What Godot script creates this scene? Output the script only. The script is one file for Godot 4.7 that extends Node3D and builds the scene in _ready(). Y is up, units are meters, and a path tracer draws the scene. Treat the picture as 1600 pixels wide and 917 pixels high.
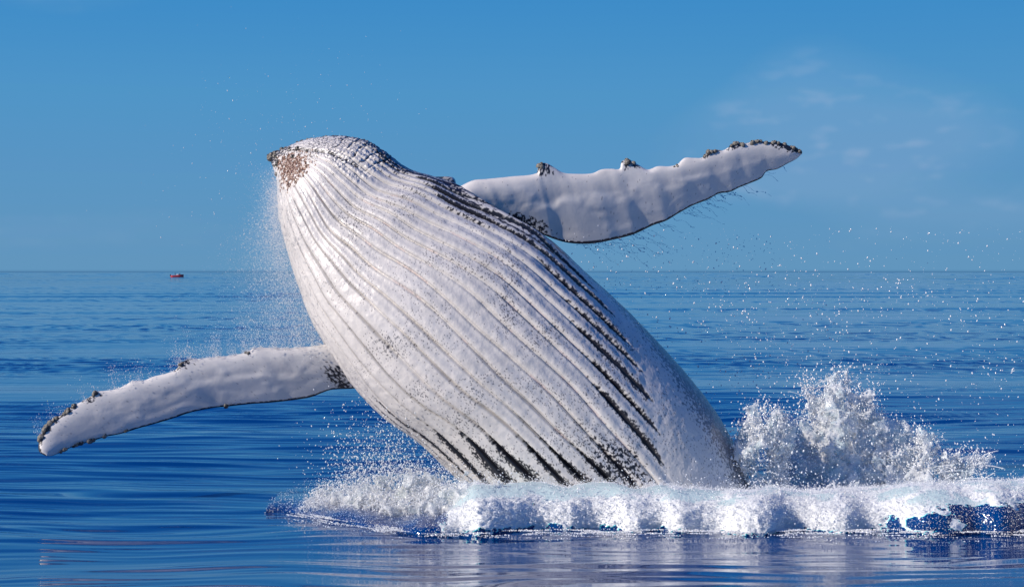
extends Node3D
# A humpback whale breaching from a calm blue sea. World: y up, metres, the whale rises at the origin and the camera floats 22 m in front of it.

const EYE := Vector3(0.0, 2.8, 22.0)
const SUN_TO := Vector3(-0.83, 0.48, 0.42)

var used := {}
var rng := RandomNumberGenerator.new()


func _ready() -> void:
	rng.seed = 4711
	set_camera()
	set_sky()
	set_sun()
	build_ocean()
	build_whale()
	build_wash()
	build_plume()
	build_spray()
	build_boat()


# ---------------------------------------------------------------- camera, sky, sun
func set_camera() -> void:
	var c := Camera3D.new()
	c.name = "camera"
	c.fov = 18.93
	c.near = 0.5
	c.far = 30000.0
	add_child(c)
	c.position = EYE
	c.rotation_degrees.x = -0.698
	c.current = true


func set_sun() -> void:
	var s := DirectionalLight3D.new()
	s.name = "sun"
	s.light_energy = 1.55
	s.light_color = Color(1.0, 0.952, 0.895)
	s.light_angular_distance = 0.5
	s.shadow_enabled = true
	add_child(s)
	s.basis = Basis.looking_at(-SUN_TO.normalized(), Vector3.UP)


func set_sky() -> void:
	var env := Environment.new()
	env.background_mode = Environment.BG_SKY
	env.tonemap_mode = Environment.TONE_MAPPER_LINEAR
	env.tonemap_exposure = 1.08
	env.sdfgi_enabled = true
	env.ssao_enabled = true
	env.ssil_enabled = true
	env.background_energy_multiplier = 0.925
	var sky := Sky.new()
	var m := PanoramaSkyMaterial.new()
	m.panorama = ImageTexture.create_from_image(sky_image())
	sky.sky_material = m
	env.sky = sky
	var w := WorldEnvironment.new()
	w.name = "sky_environment"
	w.environment = env
	add_child(w)


func sky_image() -> Image:
	var wide := 4096
	var high := 2048
	var im := Image.create(wide, high, false, Image.FORMAT_RGB8)
	var g := Gradient.new()
	# elevation in degrees / 90
	g.offsets = PackedFloat32Array([0.0, 0.012, 0.035, 0.065, 0.10, 0.18, 0.40, 1.0])
	g.colors = PackedColorArray([Color8(99, 150, 190), Color8(97, 150, 192), Color8(91, 150, 196), Color8(80, 149, 200), Color8(62, 140, 200), Color8(42, 120, 194), Color8(16, 78, 166), Color8(8, 54, 138)])
	for row in high:
		var up := 90.0 - (row + 0.5) * 180.0 / high
		var c: Color = g.sample(clampf(up / 90.0, 0.0, 1.0))
		if up < 0.0:
			c = Color8(40, 90, 140)
		im.fill_rect(Rect2i(0, row, wide, 1), c)
	# thin broken cirrus, spread all round the sky
	var n := FastNoiseLite.new()
	n.seed = 12
	n.noise_type = FastNoiseLite.TYPE_SIMPLEX_SMOOTH
	n.frequency = 1.0
	n.fractal_octaves = 4
	var n2 := FastNoiseLite.new()
	n2.seed = 810
	n2.frequency = 1.0
	n2.fractal_octaves = 2
	for row in range(620, 1024):
		var up := deg_to_rad(90.0 - (row + 0.5) * 180.0 / high)
		var tall := sin(up)
		var base := im.get_pixel(0, row)
		for col in wide:
			var a := (col + 0.5) * TAU / wide
			var x := sin(a)
			var z := -cos(a)
			var big := n2.get_noise_3d(x * 2.6 + 3.1, tall * 9.0 + 0.4, z * 2.6)
			if big < 0.08:
				continue
			var fine := n.get_noise_3d(x * 26.0, tall * 90.0, z * 26.0)
			var veil := clampf((big - 0.08) * 1.0, 0.0, 0.30)
			var puff := clampf((fine - 0.12) * 1.6, 0.0, 0.6) * clampf((big - 0.08) * 1.8, 0.0, 0.5)
			var k := (veil * 0.75 + puff * 0.8) * smoothstep(0.005, 0.05, tall)
			if k > 0.004:
				im.set_pixel(col, row, base.lerp(Color8(172, 184, 214), k))
	return im


# ---------------------------------------------------------------- helpers
func numbered(called: String, parent: Node) -> String:
	var key := str(parent.get_instance_id()) + called
	var k: int = used.get(key, 0)
	used[key] = k + 1
	return called if k == 0 else "%s_%03d" % [called, k]


func put(called: String, mesh: Mesh, material: Material, parent: Node = self) -> MeshInstance3D:
	var o := MeshInstance3D.new()
	o.name = numbered(called, parent)
	o.mesh = mesh
	if material:
		o.material_override = material
	parent.add_child(o, true)
	return o


func thing(called: String, at: Vector3) -> Node3D:
	var o := Node3D.new()
	o.name = numbered(called, self)
	add_child(o, true)
	o.position = at
	return o


func tag(o: Node, label: String, category := "", group := "", kind := "") -> void:
	o.set_meta("label", label)
	if category:
		o.set_meta("category", category)
	if group:
		o.set_meta("group", group)
	if kind:
		o.set_meta("kind", kind)


func grid_mesh(v: PackedVector3Array, col: PackedColorArray, rows: int, cols: int, closed := false, normals := PackedVector3Array()) -> ArrayMesh:
	var ix := PackedInt32Array()
	var across := cols if closed else cols - 1
	ix.resize((rows - 1) * across * 6)
	var k := 0
	for i in rows - 1:
		for j in across:
			var a := i * cols + j
			var b := i * cols + (j + 1) % cols
			ix[k] = a
			ix[k + 1] = a + cols
			ix[k + 2] = b
			ix[k + 3] = b
			ix[k + 4] = a + cols
			ix[k + 5] = b + cols
			k += 6
	return indexed_mesh(v, col, ix, normals)


func indexed_mesh(v: PackedVector3Array, col: PackedColorArray, ix: PackedInt32Array, normals := PackedVector3Array()) -> ArrayMesh:
	var arr := []
	arr.resize(Mesh.ARRAY_MAX)
	arr[Mesh.ARRAY_VERTEX] = v
	if col.size():
		arr[Mesh.ARRAY_COLOR] = col
	arr[Mesh.ARRAY_INDEX] = ix
	if normals.is_empty():
		normals = vertex_normals(v, ix)
	arr[Mesh.ARRAY_NORMAL] = normals
	var m := ArrayMesh.new()
	m.add_surface_from_arrays(Mesh.PRIMITIVE_TRIANGLES, arr)
	return m


func vertex_normals(v: PackedVector3Array, ix: PackedInt32Array) -> PackedVector3Array:
	var normals := PackedVector3Array()
	normals.resize(v.size())
	for k in range(0, ix.size(), 3):
		var a := ix[k]
		var b := ix[k + 1]
		var c := ix[k + 2]
		var n := (v[c] - v[a]).cross(v[b] - v[a])
		normals[a] += n
		normals[b] += n
		normals[c] += n
	for k in normals.size():
		normals[k] = normals[k].normalized()
	return normals


func noise(seed_: int, freq: float, oct := 3, kind := FastNoiseLite.FRACTAL_FBM) -> FastNoiseLite:
	var n := FastNoiseLite.new()
	n.seed = seed_
	n.noise_type = FastNoiseLite.TYPE_SIMPLEX
	n.frequency = freq
	n.fractal_type = kind if oct > 1 else FastNoiseLite.FRACTAL_NONE
	n.fractal_octaves = oct
	return n


func spline(p: PackedVector2Array, t: PackedFloat32Array, at: float) -> Vector2:
	# Hermite through the knots p at the places t
	var n := t.size()
	var i := clampi(t.bsearch(at) - 1, 0, n - 2)
	var h := t[i + 1] - t[i]
	var f := (at - t[i]) / h
	var m0 := (p[i + 1] - p[maxi(i - 1, 0)]) / (t[i + 1] - t[maxi(i - 1, 0)]) * h
	var m1 := (p[mini(i + 2, n - 1)] - p[i]) / (t[mini(i + 2, n - 1)] - t[i]) * h
	var f2 := f * f
	var f3 := f2 * f
	return p[i] * (2.0 * f3 - 3.0 * f2 + 1.0) + m0 * (f3 - 2.0 * f2 + f) + p[i + 1] * (3.0 * f2 - 2.0 * f3) + m1 * (f3 - f2)


func lengths(p: PackedVector2Array) -> PackedFloat32Array:
	var t := PackedFloat32Array([0.0])
	for i in range(1, p.size()):
		t.append(t[i - 1] + p[i].distance_to(p[i - 1]))
	for i in t.size():
		t[i] /= t[t.size() - 1] if i < t.size() - 1 else t[i]
	return t


func drops(called: String, at: PackedVector3Array, size: PackedFloat32Array, material: Material, stretch := 1.0) -> MultiMeshInstance3D:
	var mm := MultiMesh.new()
	mm.transform_format = MultiMesh.TRANSFORM_3D
	mm.mesh = drop_mesh()
	mm.instance_count = at.size()
	var buf := PackedFloat32Array()
	buf.resize(at.size() * 12)
	for i in at.size():
		var s := size[i]
		var y := s * rng.randf_range(0.8, 1.5 * stretch)
		var lean := rng.randf_range(-0.5, 0.5) * s
		var k := i * 12
		buf[k] = s
		buf[k + 1] = lean
		buf[k + 3] = at[i].x
		buf[k + 5] = y
		buf[k + 7] = at[i].y
		buf[k + 10] = s
		buf[k + 11] = at[i].z
	mm.buffer = buf
	var o := MultiMeshInstance3D.new()
	o.name = numbered(called, self)
	o.multimesh = mm
	o.material_override = material
	add_child(o, true)
	return o


var drop_shape: ArrayMesh
func drop_mesh() -> ArrayMesh:
	if drop_shape == null:
		var v := PackedVector3Array()
		var ix := PackedInt32Array()
		var g := (1.0 + sqrt(5.0)) / 2.0
		for p in [Vector3(-1, g, 0), Vector3(1, g, 0), Vector3(-1, -g, 0), Vector3(1, -g, 0), Vector3(0, -1, g), Vector3(0, 1, g), Vector3(0, -1, -g), Vector3(0, 1, -g), Vector3(g, 0, -1), Vector3(g, 0, 1), Vector3(-g, 0, -1), Vector3(-g, 0, 1)]:
			v.append((p as Vector3).normalized())
		for f in ["0b5", "051", "017", "07a", "0ab", "159", "5b4", "ba2", "a76", "718", "394", "342", "326", "368", "389", "495", "24b", "62a", "867", "981"]:
			for k in [0, 2, 1]:
				ix.append((f as String)[k].hex_to_int())
		drop_shape = indexed_mesh(v, PackedColorArray(), ix, v)
	return drop_shape


func nets(f: PackedFloat32Array, nx: int, ny: int, nz: int, cell: float, origin: Vector3, v: PackedVector3Array, ix: PackedInt32Array) -> void:
	# surface nets: inside where f > 0; adds to v and ix
	var inside := PackedByteArray()
	inside.resize(f.size())
	for k in f.size():
		inside[k] = 1 if f[k] > 0.0 else 0
	var sx := 1
	var sy := nx
	var sz := nx * ny
	var at := PackedInt32Array()
	at.resize(f.size())
	at.fill(-1)
	for z in nz - 1:
		for y in ny - 1:
			var k := z * sz + y * sy
			for x in nx - 1:
				var sum := inside[k] + inside[k + sx] + inside[k + sy] + inside[k + sx + sy] + inside[k + sz] + inside[k + sx + sz] + inside[k + sy + sz] + inside[k + sx + sy + sz]
				if sum > 0 and sum < 8:
					var p := Vector3.ZERO
					var n := 0
					for e in 12:
						var axis := e >> 2
						var b0 := e & 1
						var b1 := (e >> 1) & 1
						var o := Vector3.ZERO
						if axis == 0:
							o = Vector3(0, b0, b1)
						elif axis == 1:
							o = Vector3(b0, 0, b1)
						else:
							o = Vector3(b0, b1, 0)
						var ka := k + int(o.x) * sx + int(o.y) * sy + int(o.z) * sz
						var kb := ka + (sx if axis == 0 else sy if axis == 1 else sz)
						if inside[ka] != inside[kb]:
							var t := f[ka] / (f[ka] - f[kb])
							o[axis] += t
							p += o
							n += 1
					at[k] = v.size()
					v.append(origin + (p / n + Vector3(x, y, z)) * cell)
				k += 1
	for z in range(1, nz - 1):
		for y in range(1, ny - 1):
			for x in range(1, nx - 1):
				var k := z * sz + y * sy + x
				var s := inside[k]
				if s != inside[k + sx]:
					quad(ix, at[k], at[k - sy], at[k - sy - sz], at[k - sz], s == 1)
				if s != inside[k + sy]:
					quad(ix, at[k], at[k - sz], at[k - sx - sz], at[k - sx], s == 1)
				if s != inside[k + sz]:
					quad(ix, at[k], at[k - sx], at[k - sx - sy], at[k - sy], s == 1)


func quad(ix: PackedInt32Array, a: int, b: int, c: int, d: int, flip: bool) -> void:
	if mini(mini(a, b), mini(c, d)) < 0:
		return
	if flip:
		ix.append_array(PackedInt32Array([a, b, c, a, c, d]))
	else:
		ix.append_array(PackedInt32Array([a, c, b, a, d, c]))


# ---------------------------------------------------------------- the sea
var sea_material: StandardMaterial3D
var wave_k: PackedVector2Array
var wave_a: PackedFloat32Array
var wave_p: PackedFloat32Array
var wave_l: PackedFloat32Array

func make_waves() -> void:
	var r := RandomNumberGenerator.new()
	r.seed = 77
	var length := 34.0
	while length > 0.17:
		for rep in 2:
			var l := length * r.randf_range(0.85, 1.18)
			var turn := r.randf_range(-0.10, 0.10) * (1.0 if length > 1.5 else 1.7) + (0.03 if length > 3.0 else -0.02)
			var steep := 0.017 if length > 9.0 else (0.0115 if length > 1.1 else 0.038)
			var k := TAU / l
			wave_k.append(Vector2(sin(turn), cos(turn)) * k)
			wave_a.append(steep / k * r.randf_range(0.7, 1.3))
			wave_p.append(r.randf_range(0.0, TAU))
			wave_l.append(l)
		length *= 0.70


func build_ocean() -> void:
	make_waves()
	var radii := PackedFloat32Array()
	var r := 4.0
	while r < 9000.0:
		radii.append(r)
		r += maxf(0.055 if r > 12.0 else 0.2, r * r / 7700.0 * 0.55)
	radii.append(9000.0)
	var turns := PackedFloat32Array()
	var a := -PI
	while a < PI - 0.001:
		turns.append(a)
		a += 0.0022 if absf(a) < 0.36 else 0.05
	var rows := radii.size()
	var cols := turns.size()
	var v := PackedVector3Array()
	var nn := PackedVector3Array()
	v.resize(rows * cols)
	nn.resize(rows * cols)
	var patch := noise(31, 0.06, 2)
	var waves := wave_a.size()
	for i in rows:
		var rad := radii[i]
		var fade := PackedFloat32Array()
		var step := (radii[i] - radii[i - 1]) if i > 0 else 0.2
		for w in waves:
			fade.append(clampf(wave_l[w] / (step * 2.5) - 0.4, 0.0, 1.0))
		var far := smoothstep(28.0, 150.0, rad)
		for j in cols:
			var x := EYE.x + sin(turns[j]) * rad
			var z := EYE.z - cos(turns[j]) * rad
			var q := patch.get_noise_2d(x * 0.30, z)
			var gust := clampf(0.75 + q * 1.5, 0.15, 1.7) * lerpf(1.0, 0.75, smoothstep(2.6, 4.2, z))
			var bend := patch.get_noise_2d(x * 3.0 + 40.0, z * 5.0) * 0.34
			var y := 0.0
			var dx := 0.0
			var dz := 0.0
			for w in waves:
				var k := wave_k[w]
				var ph := k.x * x + k.y * (z + bend) + wave_p[w]
				var am := wave_a[w]
				if wave_l[w] < 3.0:
					am *= gust
				if wave_l[w] < 12.0:
					am *= 1.0 - 0.70 * far
				var s := cos(ph) * am
				dx += k.x * s
				dz += k.y * s
				if fade[w] > 0.0:
					y += sin(ph) * am * fade[w]
			v[i * cols + j] = Vector3(x, y * (1.0 - far * 0.8), z)
			nn[i * cols + j] = Vector3(-dx, 1.0, -dz).normalized()
	var m := StandardMaterial3D.new()
	sea_material = m
	m.albedo_color = Color(0.0, 0.038, 0.170).linear_to_srgb()
	m.roughness = 0.06
	m.metallic_specular = 0.6
	var o := put("ocean", grid_mesh(v, PackedColorArray(), rows, cols, true, nn), m)
	tag(o, "calm deep blue sea with long low ripples reaching the horizon", "", "", "structure")


# ---------------------------------------------------------------- the whale
var knot: PackedFloat32Array
var edge_l: PackedVector2Array
var edge_r: PackedVector2Array

func body_base(t: float, deg: float) -> Array:
	# [point, outward direction] on the smooth trunk
	var l := spline(edge_l, knot, t)
	var r := spline(edge_r, knot, t)
	var c := (l + r) * 0.5
	var h := (r - l) * 0.5
	var half := h.length()
	var a := deg_to_rad(deg)
	var s := sin(a)
	var k := cos(a)
	var e := 2.3
	var rr := 1.0 / pow(pow(absf(s), e) + pow(absf(k), e), 1.0 / e)
	var deep := half * (0.92 if k > 0.0 else 0.80)
	var p := Vector3(c.x + h.x * s * rr, c.y + h.y * s * rr, k * rr * deep)
	var n := Vector3(h.x / maxf(half, 0.001) * s, h.y / maxf(half, 0.001) * s, k).normalized()
	return [p, n]


func build_whale() -> void:
	knot = PackedFloat32Array([0, .03, .08, .15, .22, .30, .38, .46, .54, .62, .70, .78, .86, .94, 1.02, 1.10, 1.2, 1.3, 1.5, 1.7])
	edge_l = PackedVector2Array([Vector2(-3.037, 4.239), Vector2(-3.006, 4.151), Vector2(-2.942, 3.959), Vector2(-2.926, 3.719), Vector2(-2.903, 3.480), Vector2(-2.831, 3.200), Vector2(-2.736, 2.880), Vector2(-2.624, 2.560), Vector2(-2.513, 2.264), Vector2(-2.361, 1.976), Vector2(-2.121, 1.599), Vector2(-1.897, 1.311), Vector2(-1.569, 0.982), Vector2(-1.161, 0.694), Vector2(-0.721, 0.277), Vector2(-0.240, -0.164), Vector2(0.401, -0.767), Vector2(1.042, -1.329), Vector2(2.246, -2.454), Vector2(3.211, -3.420)])
	edge_r = PackedVector2Array([Vector2(-3.037, 4.239), Vector2(-2.877, 4.334), Vector2(-2.557, 4.454), Vector2(-2.198, 4.494), Vector2(-1.862, 4.454), Vector2(-1.599, 4.311), Vector2(-1.279, 4.087), Vector2(-0.879, 3.959), Vector2(-0.520, 3.759), Vector2(0.000, 3.496), Vector2(0.480, 3.200), Vector2(0.960, 2.760), Vector2(1.400, 2.360), Vector2(1.841, 1.904), Vector2(2.242, 1.455), Vector2(2.546, 1.055), Vector2(2.803, 0.598), Vector2(3.028, 0.052), Vector2(3.527, -1.007), Vector2(4.010, -2.052)])
	var whale := thing("humpback_whale", Vector3.ZERO)
	tag(whale, "white bellied humpback whale breaching on its side with both long fins spread", "whale")

	var degs := PackedFloat32Array()
	var d := -104.0
	while d < 104.0:
		degs.append(d)
		d += 0.36
	while d < 256.0 - 4.0:
		degs.append(d)
		d += 4.0
	var cols := degs.size()
	var ts := PackedFloat32Array()
	var t := 0.0015
	while t < 1.36:
		ts.append(t)
		t += 0.0011 if t < 0.12 else 0.0019
	var rows := ts.size()

	var n_fleck := noise(3, 22.0, 2)
	var n_fleck2 := noise(8, 9.0, 2)
	var n_dense := noise(4, 1.1, 2)
	var n_rag := noise(5, 16.0, 3)
	var n_bend := noise(6, 1.0, 2)
	var n_lump := noise(7, 5.0, 3)
	var n_fine := noise(9, 34.0, 2)
	var n_tone := noise(10, 2.2, 3)
	var white := Color(0.625, 0.605, 0.595)
	var black := Color(0.014, 0.015, 0.020)
	var v := PackedVector3Array()
	var col := PackedColorArray()
	v.resize(rows * cols)
	col.resize(rows * cols)
	for i in rows:
		t = ts[i]
		for j in cols:
			var deg := degs[j]
			var b := body_base(t, deg)
			var p: Vector3 = b[0]
			var n: Vector3 = b[1]
			var out := 0.0
			var c := white
			var front := absf(deg) < 104.0
			var small := smoothstep(0.0, 0.10, t)
			if front:
				var rag := n_rag.get_noise_3dv(p)
				var tone := n_tone.get_noise_3dv(p)
				# throat pleats: they run aft and turn a little round the trunk
				var twist := 18.0 * smoothstep(0.15, 0.85, t) * smoothstep(-95.0, 30.0, deg) + n_bend.get_noise_2d(t * 1.6, deg * 0.03) * 1.8
				var q := (deg - twist + 200.0) / 7.3
				var off := absf(q - roundf(q))
				var stop := (0.80 + (65.0 - deg) * 0.0072) if deg > 20.0 else 1.6
				var mask := smoothstep(0.10, 0.26, t + n_bend.get_noise_1d(roundf(q) * 37.0) * 0.10) * (1.0 - smoothstep(stop - 0.05, stop + 0.03, t)) * (1.0 - smoothstep(62.0, 74.0, deg))
				var groove := exp(-pow(off / 0.072, 2.0))
				# one lip of each groove stands prouder than the other, and grooves come and go along their length
				var lean := (q - roundf(q)) * 2.0
				var come := clampf(0.90 + 0.6 * n_bend.get_noise_2d(t * 4.0 + roundf(q) * 13.0, roundf(q) * 7.0), 0.15, 1.15)
				out += mask * (0.010 * (1.0 - pow(1.0 - off * 2.0, 2.0)) + 0.010 * lean * (1.0 - absf(lean)) * 4.0 - 0.042 * groove * come * (1.0 + 0.9 * (1.0 - smoothstep(-30.0, 10.0, deg)))) * lerpf(0.35, 1.0, smoothstep(0.12, 0.45, t))
				# the fold of skin that runs under the right fin
				out += 0.07 * exp(-pow((deg - 74.0 + 9.0 * sin((t - 0.5) * 12.0)) / 5.0, 2.0)) * smoothstep(0.44, 0.52, t) * (1.0 - smoothstep(0.66, 0.74, t))
				# lumps of skin and running water, more on the chest
				var lump := n_lump.get_noise_3dv(p)
				out += lump * 0.006 * small + n_fine.get_noise_3dv(p) * 0.0015
				# black pigment that follows some of the pleats
				var streak := 0.0
				if deg > 16.0 and deg < 74.0:
					var from := stop - (0.15 if deg < 50.0 else 0.40)
					streak = smoothstep(from - 0.03, from + 0.04, t) * (1.0 - smoothstep(stop - 0.01, stop + 0.02, t))
				elif deg < 6.0:
					var from2 := 0.885 + (deg + 60.0) * 0.0028 if deg > -60.0 else 0.78
					streak = smoothstep(from2 - 0.03, from2 + 0.06, t) * (1.0 - smoothstep(from2 + 0.19, from2 + 0.25, t))
				var width := 0.23 + 0.06 * n_bend.get_noise_1d(roundf(q) * 53.0 + 9.0) - 0.02
				if deg < 6.0:
					width += 0.14
				var ink := 0.0
				if streak > 0.02:
					ink = 1.0 - smoothstep(-0.035, 0.035, off + rag * 0.08 - width * streak * 0.52)
					if n_fleck.get_noise_3d(p.x * 1.7, p.y * 1.7, p.z) < 0.25:
						ink = maxf(ink, 1.0 - smoothstep(-0.03, 0.03, off + rag * 0.20 - width * streak * 0.85))
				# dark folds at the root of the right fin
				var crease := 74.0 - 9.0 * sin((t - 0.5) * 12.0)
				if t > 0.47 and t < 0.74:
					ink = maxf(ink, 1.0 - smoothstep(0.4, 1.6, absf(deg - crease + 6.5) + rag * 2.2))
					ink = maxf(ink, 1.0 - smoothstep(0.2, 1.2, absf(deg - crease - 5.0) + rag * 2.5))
				# thin dark lines that lie in the folds below the left fin, a lip line, and scratches
				if deg < -36.0 and t > 0.60 and t < 0.95 and off < 0.12:
					ink = maxf(ink, 1.0 - smoothstep(0.0, 0.075, off + rag * 0.06))
				if t < 0.30 and absf(deg - 27.0 - 40.0 * (t - 0.15)) + rag * 7.0 < 1.2 and n_fleck.get_noise_3dv(p) < 0.25:
					c = black
				if tone > 0.08 and absf(n_rag.get_noise_3d(p.x * 0.5, p.y * 0.5, p.z * 0.2)) < 0.012 and t > 0.25:
					c = Color(0.24, 0.23, 0.245)
				if t < 0.34:
					out -= 0.030 * exp(-pow((deg - 27.0 - 40.0 * (t - 0.15)) / 2.0, 2.0)) * smoothstep(0.02, 0.08, t)
				# a black blotch low on the flank, and the dark skin round the fin and jaw
				var blot := pow((t - 1.10) / 0.055, 2.0) + pow((deg - 6.0) / 7.0, 2.0)
				if blot < 1.0 + rag * 2.2 and n_fleck2.get_noise_3dv(p * 2.2) > -0.12:
					c = black
				var nape := pow((t - 0.345) / 0.055, 2.0) + pow((deg - 82.0) / 26.0, 2.0)
				if nape < 1.0 + rag * 1.6 and n_fleck.get_noise_3dv(p * 1.4) < 0.22:
					c = black
				var axil := pow((t - 0.53) / 0.075, 2.0) + pow((deg - 55.0 + (t - 0.53) * 60.0) / 7.0, 2.0)
				if axil < 1.0 + rag * 2.0 and off + rag * 0.22 < 0.30:
					c = black
				if deg > (72.0 if t < 0.24 else 63.0 + 40.0 * maxf(0.0, t - 0.42)) + rag * 16.0 and t < 0.62:
					c = black if n_fleck.get_noise_3dv(p) < 0.18 else white * 0.8
				if t > 0.6 and deg > 80.0 - 27.0 * smoothstep(0.72, 1.12, t) + rag * 9.0 + n_fleck.get_noise_3dv(p) * 9.0:  # grainy dark flank skin, widened and darkened to paint in the shaded right side
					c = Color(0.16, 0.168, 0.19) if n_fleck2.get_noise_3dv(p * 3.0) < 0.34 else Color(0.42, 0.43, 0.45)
				if deg > 100.0 + rag * 10.0:
					c = Color(0.05, 0.055, 0.065)
				# jaw tip: dark skin, brown growth, wrinkles
				var tip := t + 0.035 * n_fleck2.get_noise_3dv(p * 1.5)
				if tip < 0.05 and n_fleck.get_noise_3dv(p * 1.2) < 0.2:
					c = black
				var brown := pow((t - 0.115) / 0.062, 2.0) + pow((deg + 14.0) / 30.0, 2.0)
				if brown < 1.0 + rag * 1.8:
					var f := n_fleck.get_noise_3dv(p * 1.5)
					c = Color(0.21, 0.105, 0.062) if f > -0.10 else Color(0.10, 0.055, 0.045)
					if f > 0.30:
						c = Color(0.52, 0.43, 0.39)
					out += 0.016 * n_fleck.get_noise_3dv(p * 1.1)
				elif t < 0.34 and deg > 20.0:
					# the lip above the pleats: cross folds and pits
					var fold := n_bend.get_noise_2d(t * 9.0, deg * 0.02) * 0.012
					var w := absf(fposmod((t + fold) / 0.034, 1.0) - 0.5)
					var lip := smoothstep(0.14, 0.2, t) * smoothstep(28.0, 48.0, deg)
					out -= 0.016 * exp(-pow(w / 0.10, 2.0)) * lip
					out += rag * 0.012 * small
					if lip > 0.4 and w + rag * 0.10 < 0.035:
						c = black
				if ink > 0.02:
					c = c.lerp(black, ink)
				# flecks
				var dense := n_dense.get_noise_3dv(p)
				var fl := n_fleck.get_noise_3d(p.x * 1.5 + p.y * 0.5, p.y * 1.5, p.z * 1.5)
				var limit := 0.62 - dense * 0.48 - 0.38 * (1.0 - smoothstep(0.12, 0.34, t)) * smoothstep(-60.0, 30.0, deg) + (0.12 if deg < -40.0 else 0.0) + (0.1 if deg > 60.0 and t > 0.6 else 0.0)
				if fl > limit and c == white:
					c = Color(0.10, 0.10, 0.115)
				elif c == white:
					c = white * (1.0 + tone * 0.10 + n_fine.get_noise_3d(p.x * 2.0, p.y * 2.0, p.z * 2.0) * 0.07)
					if mask > 0.5 and groove > 0.55 and tone > 0.12 and deg > -10.0 and deg < 35.0:
						c = c.lerp(Color(0.62, 0.42, 0.41), 0.28)
			else:
				c = Color(0.045, 0.05, 0.06)
				if t > 0.40 and t < 0.55 and n_fleck.get_noise_3dv(p * 0.8) > -0.12:
					c = white * 0.75
				# the eye region behind the jaw
				var eye := pow((t - 0.47) / 0.030, 2.0) + pow((deg - 118.0) / 16.0, 2.0)
				out += 0.20 * exp(-eye)
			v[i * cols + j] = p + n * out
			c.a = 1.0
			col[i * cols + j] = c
	var ix := PackedInt32Array()
	stitch(ix, 0, rows, cols)
	var right_le := PackedVector2Array([Vector2(-0.794, 3.792), Vector2(-0.652, 3.857), Vector2(-0.478, 3.938), Vector2(-0.319, 3.955), Vector2(0.000, 3.990), Vector2(0.304, 4.032), Vector2(0.336, 4.129), Vector2(0.417, 4.162), Vector2(0.529, 4.107), Vector2(0.642, 4.044), Vector2(0.804, 4.030), Vector2(1.006, 4.039), Vector2(1.128, 4.089), Vector2(1.250, 4.098), Vector2(1.356, 4.099), Vector2(1.389, 4.197), Vector2(1.495, 4.206), Vector2(1.601, 4.150), Vector2(1.716, 4.095), Vector2(1.847, 4.137), Vector2(1.987, 4.138), Vector2(2.094, 4.163), Vector2(2.193, 4.246), Vector2(2.317, 4.247), Vector2(2.424, 4.256), Vector2(2.491, 4.338), Vector2(2.607, 4.356), Vector2(2.690, 4.349), Vector2(2.790, 4.407), Vector2(2.856, 4.448), Vector2(2.956, 4.441), Vector2(3.065, 4.459), Vector2(3.148, 4.476), Vector2(3.274, 4.461), Vector2(3.399, 4.463), Vector2(3.567, 4.415), Vector2(3.694, 4.351), Vector2(3.728, 4.319)])
	var left_le := PackedVector2Array([Vector2(-1.912, 1.884), Vector2(-2.185, 1.918), Vector2(-2.457, 1.888), Vector2(-2.689, 1.867), Vector2(-2.920, 1.869), Vector2(-3.150, 1.871), Vector2(-3.265, 1.817), Vector2(-3.455, 1.779), Vector2(-3.683, 1.758), Vector2(-3.834, 1.744), Vector2(-3.969, 1.730), Vector2(-4.044, 1.684), Vector2(-4.103, 1.607), Vector2(-4.208, 1.569), Vector2(-4.357, 1.532), Vector2(-4.469, 1.487), Vector2(-4.603, 1.481), Vector2(-4.691, 1.428), Vector2(-4.802, 1.383), Vector2(-4.913, 1.369), Vector2(-5.023, 1.355), Vector2(-5.096, 1.295), Vector2(-5.227, 1.220), Vector2(-5.315, 1.175), Vector2(-5.423, 1.085), Vector2(-5.531, 1.010), Vector2(-5.616, 0.905), Vector2(-5.669, 0.770), Vector2(-5.663, 0.657), Vector2(-5.566, 0.606)])
	for x: float in [0.40, 1.47, 2.50, 2.86, 3.10]:
		knobs_r.append(place_along(right_le, x))
	for x: float in [-5.08, -5.36, -5.52, -4.03]:
		knobs_l.append(place_along(left_le, x))
	add_fin(v, col, ix, right_le, PackedVector2Array([Vector2(-0.523, 3.443), Vector2(-0.081, 3.389), Vector2(0.243, 3.342), Vector2(0.405, 3.262), Vector2(0.649, 3.181), Vector2(0.853, 3.157), Vector2(1.057, 3.166), Vector2(1.303, 3.215), Vector2(1.550, 3.281), Vector2(1.797, 3.396), Vector2(1.962, 3.454), Vector2(2.127, 3.553), Vector2(2.293, 3.643), Vector2(2.500, 3.726), Vector2(2.640, 3.800), Vector2(2.789, 3.825), Vector2(2.912, 3.883), Vector2(3.036, 3.932), Vector2(3.202, 4.007), Vector2(3.267, 4.089), Vector2(3.407, 4.122), Vector2(3.531, 4.188), Vector2(3.654, 4.253), Vector2(3.728, 4.319)]), 0.22, -0.60, 0.20, 1)
	add_fin(v, col, ix, left_le, PackedVector2Array([Vector2(-1.612, 1.390), Vector2(-1.968, 1.354), Vector2(-2.243, 1.342), Vector2(-2.360, 1.304), Vector2(-2.476, 1.258), Vector2(-2.631, 1.229), Vector2(-2.940, 1.195), Vector2(-3.247, 1.177), Vector2(-3.513, 1.150), Vector2(-3.663, 1.138), Vector2(-3.926, 1.088), Vector2(-4.149, 1.015), Vector2(-4.370, 0.951), Vector2(-4.553, 0.901), Vector2(-4.734, 0.845), Vector2(-4.914, 0.811), Vector2(-5.093, 0.755), Vector2(-5.270, 0.707), Vector2(-5.410, 0.644), Vector2(-5.513, 0.602), Vector2(-5.566, 0.606)]), 0.20, 1.0, 0.20, -1)
	var m := StandardMaterial3D.new()
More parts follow.
